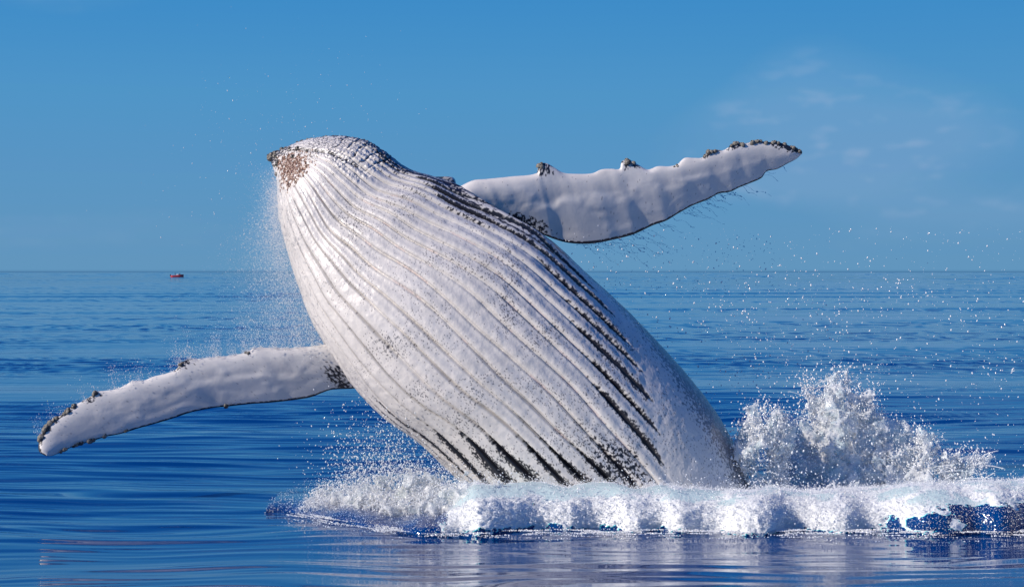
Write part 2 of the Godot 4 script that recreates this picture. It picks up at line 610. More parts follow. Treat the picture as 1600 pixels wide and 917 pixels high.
	m.vertex_color_use_as_albedo = true
	m.roughness = 0.42
	m.metallic_specular = 0.5
	m.clearcoat_enabled = true
	m.clearcoat = 0.22
	m.clearcoat_roughness = 0.18
	var relief := NoiseTexture2D.new()
	relief.width = 1024
	relief.height = 1024
	relief.seamless = true
	relief.noise = noise(21, 0.02, 4)
	m.heightmap_enabled = true
	m.heightmap_texture = relief
	m.heightmap_scale = 0.08
	m.uv1_triplanar = true
	m.uv1_scale = Vector3(0.8, 0.8, 0.8)
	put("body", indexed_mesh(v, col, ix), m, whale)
	add_barnacles(whale)


func stitch(ix: PackedInt32Array, first: int, rows: int, cols: int) -> void:
	var k := ix.size()
	ix.resize(k + (rows - 1) * cols * 6)
	for i in rows - 1:
		for j in cols:
			var a := first + i * cols + j
			var b := first + i * cols + (j + 1) % cols
			ix[k] = a
			ix[k + 1] = a + cols
			ix[k + 2] = b
			ix[k + 3] = b
			ix[k + 4] = a + cols
			ix[k + 5] = b + cols
			k += 6


func fin_frame(le: PackedVector2Array, te: PackedVector2Array, tl: PackedFloat32Array, tt: PackedFloat32Array, u: float, z0: float, z1: float, drop: float) -> Array:
	var a := spline(le, tl, u)
	var b := spline(te, tt, u)
	var za := lerpf(z0, z1, u)
	return [Vector3(a.x, a.y, za), Vector3(b.x, b.y, za - drop * a.distance_to(b))]


func smooth_edge(le: PackedVector2Array, te: PackedVector2Array, tl: PackedFloat32Array, tt: PackedFloat32Array, u: float, reach: float, z0: float, z1: float, drop: float) -> Vector3:
	# the leading edge without its knobs
	var sum := Vector3.ZERO
	var all := 0.0
	for q in 15:
		var f := (q - 7) / 7.0
		var w := 1.0 - f * f * 0.95
		sum += (fin_frame(le, te, tl, tt, clampf(u + f * reach, 0.0, 1.0), z0, z1, drop)[0] as Vector3) * w
		all += w
	return sum / all


func add_fin(v: PackedVector3Array, col: PackedColorArray, ix: PackedInt32Array, le: PackedVector2Array, te: PackedVector2Array, z0: float, z1: float, drop: float, side: int) -> void:
	var tl := lengths(le)
	var tt := lengths(te)
	var rows := 420
	var cols := 120
	var first := v.size()
	var n_soft := noise(41 + side, 1.5, 3)
	var n_fleck := noise(43 + side, 24.0, 2)
	var n_rag := noise(44 + side, 14.0, 3)
	var white := Color(0.665, 0.645, 0.635)
	var black := Color(0.014, 0.015, 0.020)
	for i in rows:
		var u := (i + 0.5) / rows if i < rows - 1 else 1.0
		var f := fin_frame(le, te, tl, tt, u, z0, z1, drop)
		var bump: Vector3 = f[0]
		var b: Vector3 = f[1]
		var reach := minf(0.11, (1.0 - u) * 0.5)
		var a := smooth_edge(le, te, tl, tt, u, reach, z0, z1, drop)
		bump -= a
		var chord := b - a
		var f2 := fin_frame(le, te, tl, tt, minf(u + 0.03, 1.0), z0, z1, drop)
		var f1 := fin_frame(le, te, tl, tt, maxf(u - 0.03, 0.0), z0, z1, drop)
		var along: Vector3 = f2[1] - f1[1] + smooth_edge(le, te, tl, tt, minf(u + 0.03, 1.0), reach, z0, z1, drop) - smooth_edge(le, te, tl, tt, maxf(u - 0.03, 0.0), reach, z0, z1, drop)
		var up := chord.cross(along).normalized()
		if up.z < 0.0:
			up = -up
		var wide := chord.length()
		var thick := minf(lerpf(0.23, 0.085, pow(u, 0.7)), wide * 0.40)
		thick *= 1.0 + 0.5 * (1.0 - smoothstep(0.0, 0.14, u))
		for j in cols:
			var w := TAU * j / cols
			var c := (1.0 - cos(w)) * 0.5
			# blunt leading edge, thin trailing edge
			var y := thick * (1.0 + 0.16 * n_soft.get_noise_1d(u * 4.5 + 3.0) * (1.0 - c)) * (1.48 * sqrt(c) - 0.63 * c - 1.76 * c * c + 1.42 * pow(c, 3.0) - 0.48 * pow(c, 4.0)) + 0.006 * sin(w) * sin(w)
			var s := 1.0 if w < PI else -1.0
			var p := a + chord * c + bump * exp(-pow(c / 0.10, 2.0))
			var soft := n_soft.get_noise_3d(p.x * 1.0, p.y * 1.6, p.z)
			# finger bones under the skin run lengthwise
			var bones := sin(c * 15.0 + soft * 3.0) * 0.006 * smoothstep(0.05, 0.3, u) * (1.0 - u) * sin(PI * c)
			p += up * s * (y + (soft * 0.012 * sin(PI * c) * (1.0 - 0.5 * u) + bones if s > 0.0 else 0.0))
			var k := white
			var rag := n_rag.get_noise_3dv(p)
			if c > 0.966 + rag * 0.012 or (s < 0.0 and c > 0.10 + rag * 0.2):
				k = black
			elif n_fleck.get_noise_3dv(p) > 0.74:
				k = Color(0.25, 0.25, 0.27)
			# dark skin on the knobs of the leading edge
			for q: float in (knobs_r if side > 0 else knobs_l):
				if pow((u - q) / 0.026, 2.0) + pow(c / 0.08, 2.0) < 1.0 + rag * 2.0 and n_fleck.get_noise_3dv(p * 1.5) < 0.3:
					k = black
			# dark patch of skin in the crook
			if side > 0:
				var g := pow((u - 0.10) / 0.11, 2.0) + pow((c - 0.88) / 0.15, 2.0)
				if g < 1.0 + rag * 1.8 and n_fleck.get_noise_3dv(p) < 0.5:
					k = black
				if u > 0.90 and c < (u - 0.89) * 4.5 + rag * 0.2:
					k = black
			else:
				var g2 := pow((u - 0.115) / 0.030, 2.0) + pow((c - 0.70) / 0.26, 2.0)
				if g2 < 1.0 + rag * 1.8 and n_fleck.get_noise_3dv(p * 0.8) < 0.22:
					k = black
				if u > 0.90 and c < 0.10 + rag * 0.12:
					k = Color(0.05, 0.05, 0.055)
			if k == white:
				k = white * (1.0 + soft * 0.08)
			k.a = 1.0
			v.append(p)
			col.append(k)
	if side > 0:
		stitch(ix, first, rows, cols)
	else:
		var k0 := ix.size()
		stitch(ix, first, rows, cols)
		for q in range(k0, ix.size(), 3):
			var keep := ix[q + 1]
			ix[q + 1] = ix[q + 2]
			ix[q + 2] = keep
	fins.append([le, te, tl, tt, z0, z1, drop, side])


var fins := []
var knobs_r := PackedFloat32Array()
var knobs_l := PackedFloat32Array()

func place_along(p: PackedVector2Array, x: float) -> float:
	# the share of the length of an edge at which it reaches x
	var t := lengths(p)
	var best := 0.0
	var miss := 99.0
	for k in 601:
		var q := spline(p, t, k / 600.0)
		if absf(q.x - x) < miss:
			miss = absf(q.x - x)
			best = k / 600.0
	return best


func barnacle_mesh(kind: int) -> ArrayMesh:
	# a small ribbed cone with a sunken mouth
	var v := PackedVector3Array()
	var col := PackedColorArray()
	var r := RandomNumberGenerator.new()
	r.seed = 90 + kind
	var ring := 10
	var prof := [Vector2(1.0, -0.4), Vector2(0.92, 0.15), Vector2(0.62, 0.62), Vector2(0.40, 0.72), Vector2(0.30, 0.40), Vector2(0.0, 0.32)]
	for i in prof.size():
		for j in ring:
			var q: Vector2 = prof[i]
			var rib := 1.0 + (0.10 if j % 2 == 0 else -0.08) + r.randf_range(-0.08, 0.08)
			var a := TAU * j / ring
			v.append(Vector3(cos(a) * q.x * rib, q.y * (1.0 + r.randf_range(-0.1, 0.1)), sin(a) * q.x * rib))
			var tone := r.randf_range(0.75, 1.0)
			var c := Color(0.21, 0.195, 0.17) * tone if i < 4 else Color(0.04, 0.035, 0.03)
			if kind >= 1 and i < 2:
				c = Color(0.05, 0.05, 0.05)
			c.a = 1.0
			col.append(c)
	var ix := PackedInt32Array()
	stitch(ix, 0, prof.size(), ring)
	return indexed_mesh(v, col, ix)


func add_barnacles(whale: Node3D) -> void:
	var m := StandardMaterial3D.new()
	m.vertex_color_use_as_albedo = true
	m.roughness = 0.55
	var kinds := [barnacle_mesh(0), barnacle_mesh(1), barnacle_mesh(2)]
	# [fin, place along x in metres, 0 leading edge or 1 trailing edge, how many, spread, size]
	var spots := [[0, 0.38, 0, 7, 0.010, 0.034], [0, 1.46, 0, 8, 0.012, 0.036], [0, 2.07, 0, 3, 0.006, 0.020], [0, 2.50, 0, 9, 0.014, 0.028], [0, 2.85, 0, 10, 0.014, 0.028], [0, 3.10, 0, 9, 0.014, 0.028], [0, 3.35, 0, 9, 0.022, 0.026], [0, 3.62, 0, 9, 0.020, 0.028],
		[1, -4.04, 0, 3, 0.006, 0.024], [1, -3.26, 0, 2, 0.005, 0.022], [1, -5.06, 0, 7, 0.012, 0.028], [1, -5.34, 0, 9, 0.014, 0.032], [1, -5.50, 0, 9, 0.012, 0.032], [1, -5.60, 0, 12, 0.014, 0.033], [1, -5.655, 0, 12, 0.014, 0.033], [1, -5.62, 0, 9, 0.012, 0.033],
		[1, -5.38, 1, 4, 0.012, 0.025], [1, -5.24, 1, 5, 0.010, 0.026], [1, -5.08, 1, 6, 0.008, 0.034], [1, -4.92, 1, 3, 0.006, 0.028], [1, -4.66, 1, 2, 0.004, 0.02], [1, -3.50, 1, 2, 0.003, 0.028]]
	for s in spots:
		var f: Array = fins[s[0]]
		for k in int(s[3]):
			var u := clampf(place_along(f[s[2]], s[1]) + rng.randfn(0.0, 0.6) * s[4], 0.01, 0.995)
			var fr := fin_frame(f[0], f[1], f[2], f[3], u, f[4], f[5], f[6])
			var a: Vector3 = fr[0]
			var b: Vector3 = fr[1]
			var out: Vector3 = (a - b).normalized() if s[2] == 0 else (b - a).normalized()
			var c: float = (rng.randf_range(0.0, 0.05) if s[2] == 0 else rng.randf_range(0.97, 1.0))
			var front := Vector3(0, 0, 1)
			var dir := (out + front * rng.randf_range(-0.2, 0.9) + Vector3(rng.randf_range(-0.3, 0.3), 0, 0)).normalized()
			var size: float = s[5] * rng.randf_range(0.6, 1.25)
			var at := a.lerp(b, c) + front * rng.randf_range(0.0, 0.05) * (1.0 - u * 0.6)
			barnacle(whale, kinds, m, at, dir, size)
	# the jaw tip and the ridge behind it
	for k in 66:
		var t := absf(rng.randfn(0.0, 0.045)) + 0.004
		var deg := rng.randf_range(-60.0, 100.0)
		if k > 26:
			t = rng.randf_range(0.03, 0.26)
			deg = rng.randf_range(82.0, 102.0)
		if k > 45:
			t = rng.randf_range(0.002, 0.016)
			deg = rng.randf_range(-180.0, 180.0)
		var q := body_base(t, deg)
		barnacle(whale, kinds, m, q[0], q[1], rng.randf_range(0.014, 0.032) if k < 27 else rng.randf_range(0.026, 0.044) if k > 45 else rng.randf_range(0.012, 0.02))


func barnacle(whale: Node3D, kinds: Array, m: Material, at: Vector3, dir: Vector3, size: float) -> void:
	var o := put("barnacle", kinds[rng.randi() % 3], m, whale)
	var side := dir.cross(Vector3(0.3, 0.2, 0.9)).normalized()
	o.transform = Transform3D(Basis(side, dir, side.cross(dir)).scaled(Vector3.ONE * size), at)


# ---------------------------------------------------------------- broken water
var foam_material: StandardMaterial3D
var drop_material: StandardMaterial3D
var glass_material: StandardMaterial3D
var sheet_material: StandardMaterial3D

func make_water_materials() -> void:
	foam_material = StandardMaterial3D.new()
	foam_material.vertex_color_use_as_albedo = true
	foam_material.roughness = 0.45
	foam_material.metallic_specular = 0.5
	sheet_material = foam_material.duplicate()
	sheet_material.transparency = BaseMaterial3D.TRANSPARENCY_ALPHA
	sheet_material.albedo_color = Color(1, 1, 1, 0.46)
	sheet_material.roughness = 0.3
	glass_material = StandardMaterial3D.new()
	glass_material.albedo_color = Color(0.62, 0.72, 0.80, 0.0)
	glass_material.transparency = BaseMaterial3D.TRANSPARENCY_ALPHA
	glass_material.roughness = 0.02
	glass_material.refraction_enabled = true
	glass_material.refraction_scale = 0.033
	drop_material = StandardMaterial3D.new()
	drop_material.albedo_color = Color(0.86, 0.89, 0.92).linear_to_srgb()
	drop_material.roughness = 0.12
	drop_material.metallic_specular = 0.7
	drop_material.backlight_enabled = true
	drop_material.backlight = Color(0.6, 0.6, 0.6)


func build_wash() -> void:
	make_water_materials()
	# the wave pushed up in front of the whale: a rolling ridge of foam that lies along x
	var xs := 900
	var vs := 260
	var v := PackedVector3Array()
	var col := PackedColorArray()
	v.resize(xs * vs)
	col.resize(xs * vs)
	var soft := PackedVector3Array()
	soft.resize(xs * vs)
	var lump := noise(51, 2.6, 4)
	var fine := noise(52, 13.0, 3)
	var mid := noise(56, 6.0, 2)
	var cover := noise(53, 1.5, 4)
	var edge := noise(54, 0.9, 1)
	var wisp := noise(55, 1.0, 3)
	var wet := PackedByteArray()
	wet.resize(xs * vs)
	for i in xs:
		var x := lerpf(-2.9, 8.6, float(i) / (xs - 1))
		var e := edge.get_noise_1d(x * 1.0)
		var high := 0.42 * smoothstep(-0.86, -0.40, x) * (1.0 - 0.18 * smoothstep(0.0, 3.2, x)) + 0.08 * smoothstep(-2.7, -1.4, x) * (1.0 - smoothstep(-1.05, -0.45, x)) + 0.10 * smoothstep(4.0, 6.0, x) + e * 0.05
		high += 0.035 * edge.get_noise_1d(x * 1.6 + 50.0)
		high = maxf(high, 0.04)
		var z_front := 2.95 + e * 0.30 + 0.07 * edge.get_noise_1d(x * 1.9 + 70.0) - 1.5 * (1.0 - smoothstep(-2.9, -0.9, x))
		var z_crest := z_front - lerpf(0.65, 0.85, smoothstep(3.0, 6.0, x))
		for j in vs:
			var s := float(j) / (vs - 1)
			var p := Vector3(x, 0, 0)
			var n := Vector3.UP
			if s < 0.45:
				var f := s / 0.45
				p.z = lerpf(z_crest - 3.2, z_crest, f)
				p.y = lerpf(-0.06, high, smoothstep(0.0, 0.25, f) * 0.35 + 0.65 * smoothstep(0.45, 1.0, f))
			else:
				var f := (s - 0.45) / 0.55
				var a := f * PI * 0.5
				p.z = z_crest + (z_front - z_crest) * sin(a) + 0.05 * sin(f * PI)
				p.y = -0.05 + (high + 0.05) * pow(cos(a), 0.9)
				n = Vector3(0, cos(a) + 0.2, sin(a)).normalized()
			var big := lump.get_noise_3dv(p)
			var sm := fine.get_noise_3dv(p)
			var thick := clampf(high * 2.2, 0.1, 1.0)
			var white := cover.get_noise_3d(p.x, p.y * 2.0, p.z * 1.4) + 0.5 * big
			var front := smoothstep(0.42, 0.60, s)
			# how foamy: the front rolls white, the smooth back shows green aerated water, the right end bares dark water
			var foamy := white * 0.8 + lerpf(-0.02, 0.34, smoothstep(0.50, 0.74, s)) + 0.20 * smoothstep(0.6, 2.6, x)
			foamy -= smoothstep(3.2, 5.4, x) * smoothstep(0.62, 0.78, s + big * 0.2) * 1.2
			var hang := wisp.get_noise_2d(x * 7.0, s * 2.2)
			foamy += hang * 0.04 + sm * 0.22 * front - 0.55 * smoothstep(0.40, 0.50, s) * (1.0 - smoothstep(0.62, 0.74, s)) * smoothstep(-0.7, -0.2, x) * (1.0 - 0.75 * smoothstep(1.4, 3.0, x))
			foamy -= smoothstep(0.965, 1.0, s + sm * 0.05 + big * 0.05) * 1.6
			foamy -= (1.0 - smoothstep(-1.15, -0.62, x)) * 0.85
			var rough := smoothstep(-0.1, 0.35, foamy)
			var puff := absf(big) * 0.10 + absf(mid.get_noise_3dv(p)) * 0.05 + absf(sm) * 0.028 - 0.04
			p += n * (puff * thick * lerpf(0.25, 1.0, rough) * lerpf(0.45, 1.0, front))
			v[i * vs + j] = p
			soft[i * vs + j] = n
			var c := Color(0.50, 0.64, 0.665)
			if (foamy < -0.24 and s > 0.74) or (x < -0.70 and foamy < 0.12):
				wet[i * vs + j] = 1
			c = c.lerp(Color(0.82, 0.85, 0.87), maxf(smoothstep(-0.08, 0.16, foamy), smoothstep(0.70, 0.78, s)))
			c.a = 1.0
			col[i * vs + j] = c
	var ix := PackedInt32Array()
	var dark := PackedInt32Array()
	for i in xs - 1:
		for j in vs - 1:
			var a := i * vs + j
			var q := PackedInt32Array([a, a + vs, a + 1, a + 1, a + vs, a + vs + 1])
			if wet[a] + wet[a + 1] + wet[a + vs] + wet[a + vs + 1] >= 2:
				dark.append_array(q)
				col[a].r = 0.0
			else:
				ix.append_array(q)
	var face := put("wave_face", indexed_mesh(v, PackedColorArray(), dark), sea_material)
	tag(face, "dark water showing along the foot of the foam wave", "", "", "stuff")
	foam_points = v
	foam_tint = col
	var bent := vertex_normals(v, ix)
	for q in bent.size():
		bent[q] = bent[q].lerp(soft[q], 0.5).normalized()
	var o := put("foam_wave", indexed_mesh(v, col, ix, bent), foam_material)
	tag(o, "rolling white and green foam wave pushed up before the whale", "", "", "stuff")


func capsule(p: Vector3, a: Vector3, b: Vector3, ra: float, rb: float) -> float:
	var ab := b - a
	var t := clampf((p - a).dot(ab) / ab.length_squared(), 0.0, 1.0)
	return p.distance_to(a + ab * t) - lerpf(ra, rb, t)


var jets := []
var foam_points: PackedVector3Array
var foam_tint: PackedColorArray
var plume_points: PackedVector3Array
var left_points: PackedVector3Array

func broken_water(arms: Array, origin: Vector3, nx: int, ny: int, nz: int, cell: float, v: PackedVector3Array, ix: PackedInt32Array) -> void:
	# a lacy mass of water round the arms [foot, tip, radius at foot, radius at tip]
	var f := PackedFloat32Array()
	f.resize(nx * ny * nz)
	f.fill(-1.0)
	var web := noise(61, 3.2, 3, FastNoiseLite.FRACTAL_RIDGED)
	var soft := noise(62, 2.0, 3)
	for j in arms:
		var reach := Vector3.ONE * (maxf(j[2], j[3]) + 0.16)
		var lo := (((j[0] as Vector3).min(j[1]) - reach - origin) / cell).max(Vector3.ZERO)
		var hi := (((j[0] as Vector3).max(j[1]) + reach - origin) / cell).min(Vector3(nx - 1, ny - 1, nz - 1))
		for z in range(int(lo.z), int(hi.z) + 1):
			for y in range(int(lo.y), int(hi.y) + 1):
				for x in range(int(lo.x), int(hi.x) + 1):
					var d := capsule(origin + Vector3(x, y, z) * cell, j[0], j[1], j[2], j[3])
					var at := (z * ny + y) * nx + x
					f[at] = maxf(f[at], -d)
	var k := 0
	for z in nz:
		for y in ny:
			for x in nx:
				if f[k] > -0.16:
					var p := origin + Vector3(x, y, z) * cell
					f[k] = f[k] * 3.2 + web.get_noise_3d(p.x, p.y * 0.8, p.z) * 0.75 - 0.42 + soft.get_noise_3dv(p) * 0.6
				k += 1
	nets(f, nx, ny, nz, cell, origin, v, ix)


func build_plume() -> void:
	# [foot, tip, radius at foot, radius at tip]
	jets = [
		[Vector3(4.20, 0.0, -0.4), Vector3(4.15, 1.12, -0.5), 0.48, 0.26],
		[Vector3(4.05, 0.3, -0.4), Vector3(3.80, 1.36, -0.5), 0.12, 0.04],
		[Vector3(4.45, 0.0, -0.5), Vector3(4.58, 0.90, -0.6), 0.42, 0.18],
		[Vector3(4.30, 0.6, -0.5), Vector3(4.24, 1.42, -0.6), 0.15, 0.05],
		[Vector3(4.45, 0.6, -0.5), Vector3(4.50, 1.22, -0.5), 0.12, 0.05],
		[Vector3(3.12, -0.1, 0.55), Vector3(2.86, 0.62, 0.55), 0.16, 0.12],
		[Vector3(2.86, 0.62, 0.55), Vector3(3.06, 0.98, 0.50), 0.14, 0.13],
		[Vector3(3.06, 0.98, 0.50), Vector3(3.36, 0.88, 0.40), 0.14, 0.13],
		[Vector3(3.30, 0.80, 0.40), Vector3(3.30, 0.25, 0.40), 0.13, 0.06],
		[Vector3(3.66, 0.0, -0.5), Vector3(3.72, 0.60, -0.5), 0.30, 0.26],
		[Vector3(4.90, 0.0, -0.4), Vector3(4.95, 0.62, -0.5), 0.34, 0.12],
		[Vector3(5.20, 0.0, -0.3), Vector3(5.24, 0.70, -0.4), 0.13, 0.04],
		[Vector3(5.35, 0.1, -0.3), Vector3(5.62, 0.44, -0.4), 0.12, 0.05],
		[Vector3(5.55, 0.0, -0.3), Vector3(5.95, 0.40, -0.4), 0.12, 0.05],
		[Vector3(4.58, 0.90, -0.6), Vector3(5.05, 0.80, -0.6), 0.10, 0.06],
		[Vector3(5.05, 0.80, -0.6), Vector3(5.45, 0.42, -0.5), 0.06, 0.05],
		[Vector3(3.1, -0.05, 0.5), Vector3(6.6, 0.0, 0.2), 0.14, 0.12],
	]
	var v := PackedVector3Array()
	var ix := PackedInt32Array()
	broken_water(jets, Vector3(2.6, -0.05, -1.25), 205, 88, 118, 0.019, v, ix)
	var soft := noise(62, 2.0, 3)
	# threads of water drawn out of the splash
	for c in 170:
		var j: Array = jets[rng.randi() % 14]
		var up := rng.randf_range(0.35, 1.0)
		var dir := Vector3(rng.randfn(0, 0.8), rng.randf_range(0.1, 1.4), rng.randfn(0, 0.6)).normalized()
		var from: Vector3 = (j[0] as Vector3).lerp(j[1], up) + dir * lerpf(j[2], j[3], up) * 0.75
		thread(v, ix, from, dir * rng.randf_range(0.08, 0.34), rng.randf_range(0.003, 0.008))
	for c in 46:
		var from := Vector3(rng.randf_range(4.9, 5.9), rng.randf_range(0.1, 0.35), rng.randf_range(-0.6, 0.0))
		thread(v, ix, from, Vector3(rng.randf_range(-0.2, 0.5), rng.randf_range(0.05, 0.4), rng.randfn(0, 0.15)), rng.randf_range(0.004, 0.009))
	var col := PackedColorArray()
	for p in v:
		var q := soft.get_noise_3dv(p * 1.6)
		var c := Color(0.84, 0.87, 0.90).lerp(Color(0.45, 0.62, 0.70), clampf(q * 1.2 + 0.1, 0.0, 0.7))
		c.a = 1.0
		col.append(c)
	plume_points = v.duplicate()
	var v2 := PackedVector3Array()
	var ix2 := PackedInt32Array()
	broken_water([
		[Vector3(-2.38, -0.02, 0.5), Vector3(-1.80, 0.02, 1.45), 0.07, 0.13],
		[Vector3(-1.80, 0.02, 1.45), Vector3(-1.15, 0.04, 2.15), 0.13, 0.16],
		[Vector3(-1.15, 0.04, 2.15), Vector3(-0.42, 0.14, 2.50), 0.16, 0.32],
		[Vector3(-1.75, 0.0, 1.0), Vector3(-1.55, 0.26, 1.0), 0.20, 0.10],
		[Vector3(-1.25, 0.0, 1.4), Vector3(-1.05, 0.30, 1.4), 0.24, 0.13],
		[Vector3(-0.80, 0.0, 1.8), Vector3(-0.65, 0.26, 1.9), 0.26, 0.16],
	], Vector3(-2.6, -0.1, 0.2), 122, 34, 140, 0.021, v2, ix2)
	var col2 := PackedColorArray()
	for p in v2:
		var c := Color(0.82, 0.85, 0.87).lerp(Color(0.50, 0.64, 0.665), clampf(soft.get_noise_3dv(p * 1.6) * 1.2, 0.0, 0.6))
		c.a = 1.0
		col2.append(c)
	var low := put("foam_arc", indexed_mesh(v2, col2, ix2), sheet_material)
	tag(low, "broken arc of white water curving from the left to the foam wave", "", "", "stuff")
	left_points = v2
	var o := put("splash_plume", indexed_mesh(v, col, ix), sheet_material)
	tag(o, "tall white splash of broken water beside the whale's right flank", "", "", "stuff")


func thread(v: PackedVector3Array, ix: PackedInt32Array, from: Vector3, way: Vector3, thick: float) -> void:
	# a thin bent tube that ends in a bead
	var first := v.size()
	var steps := 12
	var wob := rng.randf_range(0.0, TAU)
	for i in steps:
		var f := float(i) / (steps - 1)
		var at := from + way * f + Vector3(0.02 * sin(f * 5.0 + wob), -0.22 * way.length() * f * f, 0.02 * cos(f * 4.0 + wob))
		var r := thick * (lerpf(1.2, 0.45, f) + 0.25 * sin(f * 19.0 + wob))
		if i >= steps - 3:
			r = thick * [0.9, 1.25, 0.1][i - steps + 3]
		var side := way.cross(Vector3(0.2, 0.1, 1.0)).normalized()
		var other := way.cross(side).normalized()
		for k in 6:
			v.append(at + (side * cos(k * TAU / 6.0) + other * sin(k * TAU / 6.0)) * r)
	stitch(ix, first, steps, 6)


func build_spray() -> void:
	var at := PackedVector3Array()
	var size := PackedFloat32Array()
	# drops thrown off the plume
	for k in 9000:
		var j: Array = jets[rng.randi() % 14]
		var f := rng.randf_range(0.2, 1.12)
		var p: Vector3 = (j[0] as Vector3).lerp(j[1], f)
		var r := lerpf(j[2], j[3], minf(f, 1.0)) + absf(rng.randfn(0.0, 0.13))
		var dir := Vector3(rng.randfn(0, 1), rng.randfn(0, 1), rng.randfn(0, 1)).normalized()
		at.append(p + dir * r)
		size.append(0.0035 + 0.006 * pow(rng.randf(), 2.0) + (0.010 * pow(rng.randf(), 4.0)))
	for k in 14000:
		var p := plume_points[rng.randi() % plume_points.size()]
		at.append(p + Vector3(rng.randfn(0, 0.02), rng.randfn(0.005, 0.025), rng.randfn(0, 0.03)))
		size.append(0.0025 + 0.005 * pow(rng.randf(), 2.0))
	for k in 30000:
		var p := plume_points[rng.randi() % plume_points.size()]
		at.append(p + Vector3(rng.randfn(0.02, 0.07), rng.randfn(0.02, 0.06), rng.randfn(0, 0.07)))
		size.append(rng.randf_range(0.0010, 0.0021))
	var o := drops("splash_drops", at, size, drop_material)
	tag(o, "white water drops flying round the tall splash", "", "", "stuff")

	at = PackedVector3Array()
	size = PackedFloat32Array()
	# drops over the sea at right
	for k in 2600:
		var x := rng.randf_range(0.6, 6.8)
		var y := pow(rng.randf(), 1.2) * 3.4
		at.append(Vector3(x + rng.randfn(0, 0.15), y, rng.randf_range(-2.5, 0.8)))
		size.append(0.0025 + 0.010 * pow(rng.randf(), 3.5))
	for c in 26:
		var mid := Vector3(rng.randf_range(1.5, 6.4), rng.randf_range(0.4, 2.7), rng.randf_range(-2.0, 0.5))
		for k in 34:
			at.append(mid + Vector3(rng.randfn(0, 0.22), rng.randfn(0, 0.13), rng.randfn(0, 0.2)))
			size.append(0.003 + 0.010 * pow(rng.randf(), 2.5))
	o = drops("flying_drops", at, size, drop_material)
	tag(o, "scattered bright drops in the air right of the whale", "", "", "stuff")

	at = PackedVector3Array()
	size = PackedFloat32Array()
	# curtain of fine drops falling from the jaw down the left side
	for k in 14000:
		var t := rng.randf_range(0.05, 0.62)
		var q := spline(edge_l, knot, t)
		var away := absf(rng.randfn(0.0, 1.0)) * lerpf(0.10, 0.42, smoothstep(0.05, 0.6, t))
		at.append(Vector3(q.x + 0.10 - away, q.y - rng.randf_range(0.0, 0.30), rng.randfn(0.1, 0.4)))
		size.append(0.0015 + 0.0042 * pow(rng.randf(), 3.0))
	for k in 30000:
		var t := rng.randf_range(0.03, 0.62)
		var q := spline(edge_l, knot, t)
		var away := absf(rng.randfn(0.0, 1.0)) * lerpf(0.14, 0.60, smoothstep(0.05, 0.6, t))
		at.append(Vector3(q.x + 0.10 - away, q.y - rng.randf_range(0.0, 0.40), rng.randfn(0.1, 0.45)))
		size.append(rng.randf_range(0.0009, 0.0018))
	for k in 700:
		at.append(Vector3(-2.9 + rng.randfn(0, 0.75), 3.9 + rng.randfn(0.3, 0.75), rng.randfn(0, 0.6)))
		size.append(0.0016 + 0.005 * pow(rng.randf(), 4.0))
	o = drops("falling_spray", at, size, drop_material, 1.4)
	tag(o, "fine spray falling in a curtain off the whale's jaw and throat", "", "", "stuff")

	at = PackedVector3Array()
	size = PackedFloat32Array()
	# strings of water running off the trailing edge of the right fin
	var right: Array = fins[0]
	for c in 46:
		var u := rng.randf_range(0.30, 0.74) if c > 8 else rng.randf_range(0.74, 0.97)
		var fr := fin_frame(right[0], right[1], right[2], right[3], u, right[4], right[5], right[6])
		var foot: Vector3 = fr[1]
		var sway := Vector3(rng.randf_range(0.5, 1.3), rng.randf_range(-0.5, 0.0), rng.randf_range(-0.3, 0.2))
		var long := rng.randf_range(0.15, 0.75) * (1.3 - u)
		var wob := rng.randf_range(0.0, 9.0)
		for k in int(long * 130.0):
			var f := k / 130.0
			if rng.randf() < f * 0.7:
				continue
			at.append(foot + sway * f + Vector3(0.012 * sin(f * 23.0 + wob), -0.35 * f * f + 0.016 * sin(f * 31.0 + wob), 0))
			size.append(rng.randf_range(0.0022, 0.0040) + (0.004 if rng.randf() < 0.04 else 0.0))
	for k in 260:
		at.append(Vector3(rng.randf_range(1.0, 3.4), rng.randf_range(2.5, 3.3), rng.randf_range(-0.9, -0.1)))
		size.append(rng.randf_range(0.003, 0.007))
	o = drops("fin_drips", at, size, glass_material, 1.2)
	tag(o, "dark strings of water trailing from the right fin's lower edge", "", "", "stuff")

	at = PackedVector3Array()
	size = PackedFloat32Array()
	# jets thrown up off the leading edge of the left fin
	var fin: Array = fins[1]
	for c in 70:
		var u := rng.randf_range(0.08, 0.95)
		var fr := fin_frame(fin[0], fin[1], fin[2], fin[3], u, fin[4], fin[5], fin[6])
		var foot: Vector3 = fr[0]
		var tall := rng.randf_range(0.10, 0.55) * (1.2 - 0.7 * u)
		for k in int(200.0 * tall / 0.4 * (1.3 - u)):
			var f := rng.randf()
			at.append(foot + Vector3(rng.randfn(0, 0.010 + 0.04 * f) - 0.05 * f, f * f * tall, rng.randfn(0, 0.03 + 0.04 * f)))
			size.append(0.0012 + 0.0036 * pow(rng.randf(), 3.5))
	o = drops("fin_spray", at, size, drop_material, 1.5)
	tag(o, "small jets of drops rising off the left fin's upper edge", "", "", "stuff")

	at = PackedVector3Array()
	size = PackedFloat32Array()
	# the low burst of spray at the whale's left foot
	var clump := noise(71, 2.6, 3)
	for k in 14000:
		var p := left_points[rng.randi() % left_points.size()]
		at.append(p + Vector3(rng.randfn(0, 0.04), absf(rng.randfn(0.0, 0.05)), rng.randfn(0, 0.05)))
		size.append(0.0022 + 0.005 * pow(rng.randf(), 2.0))
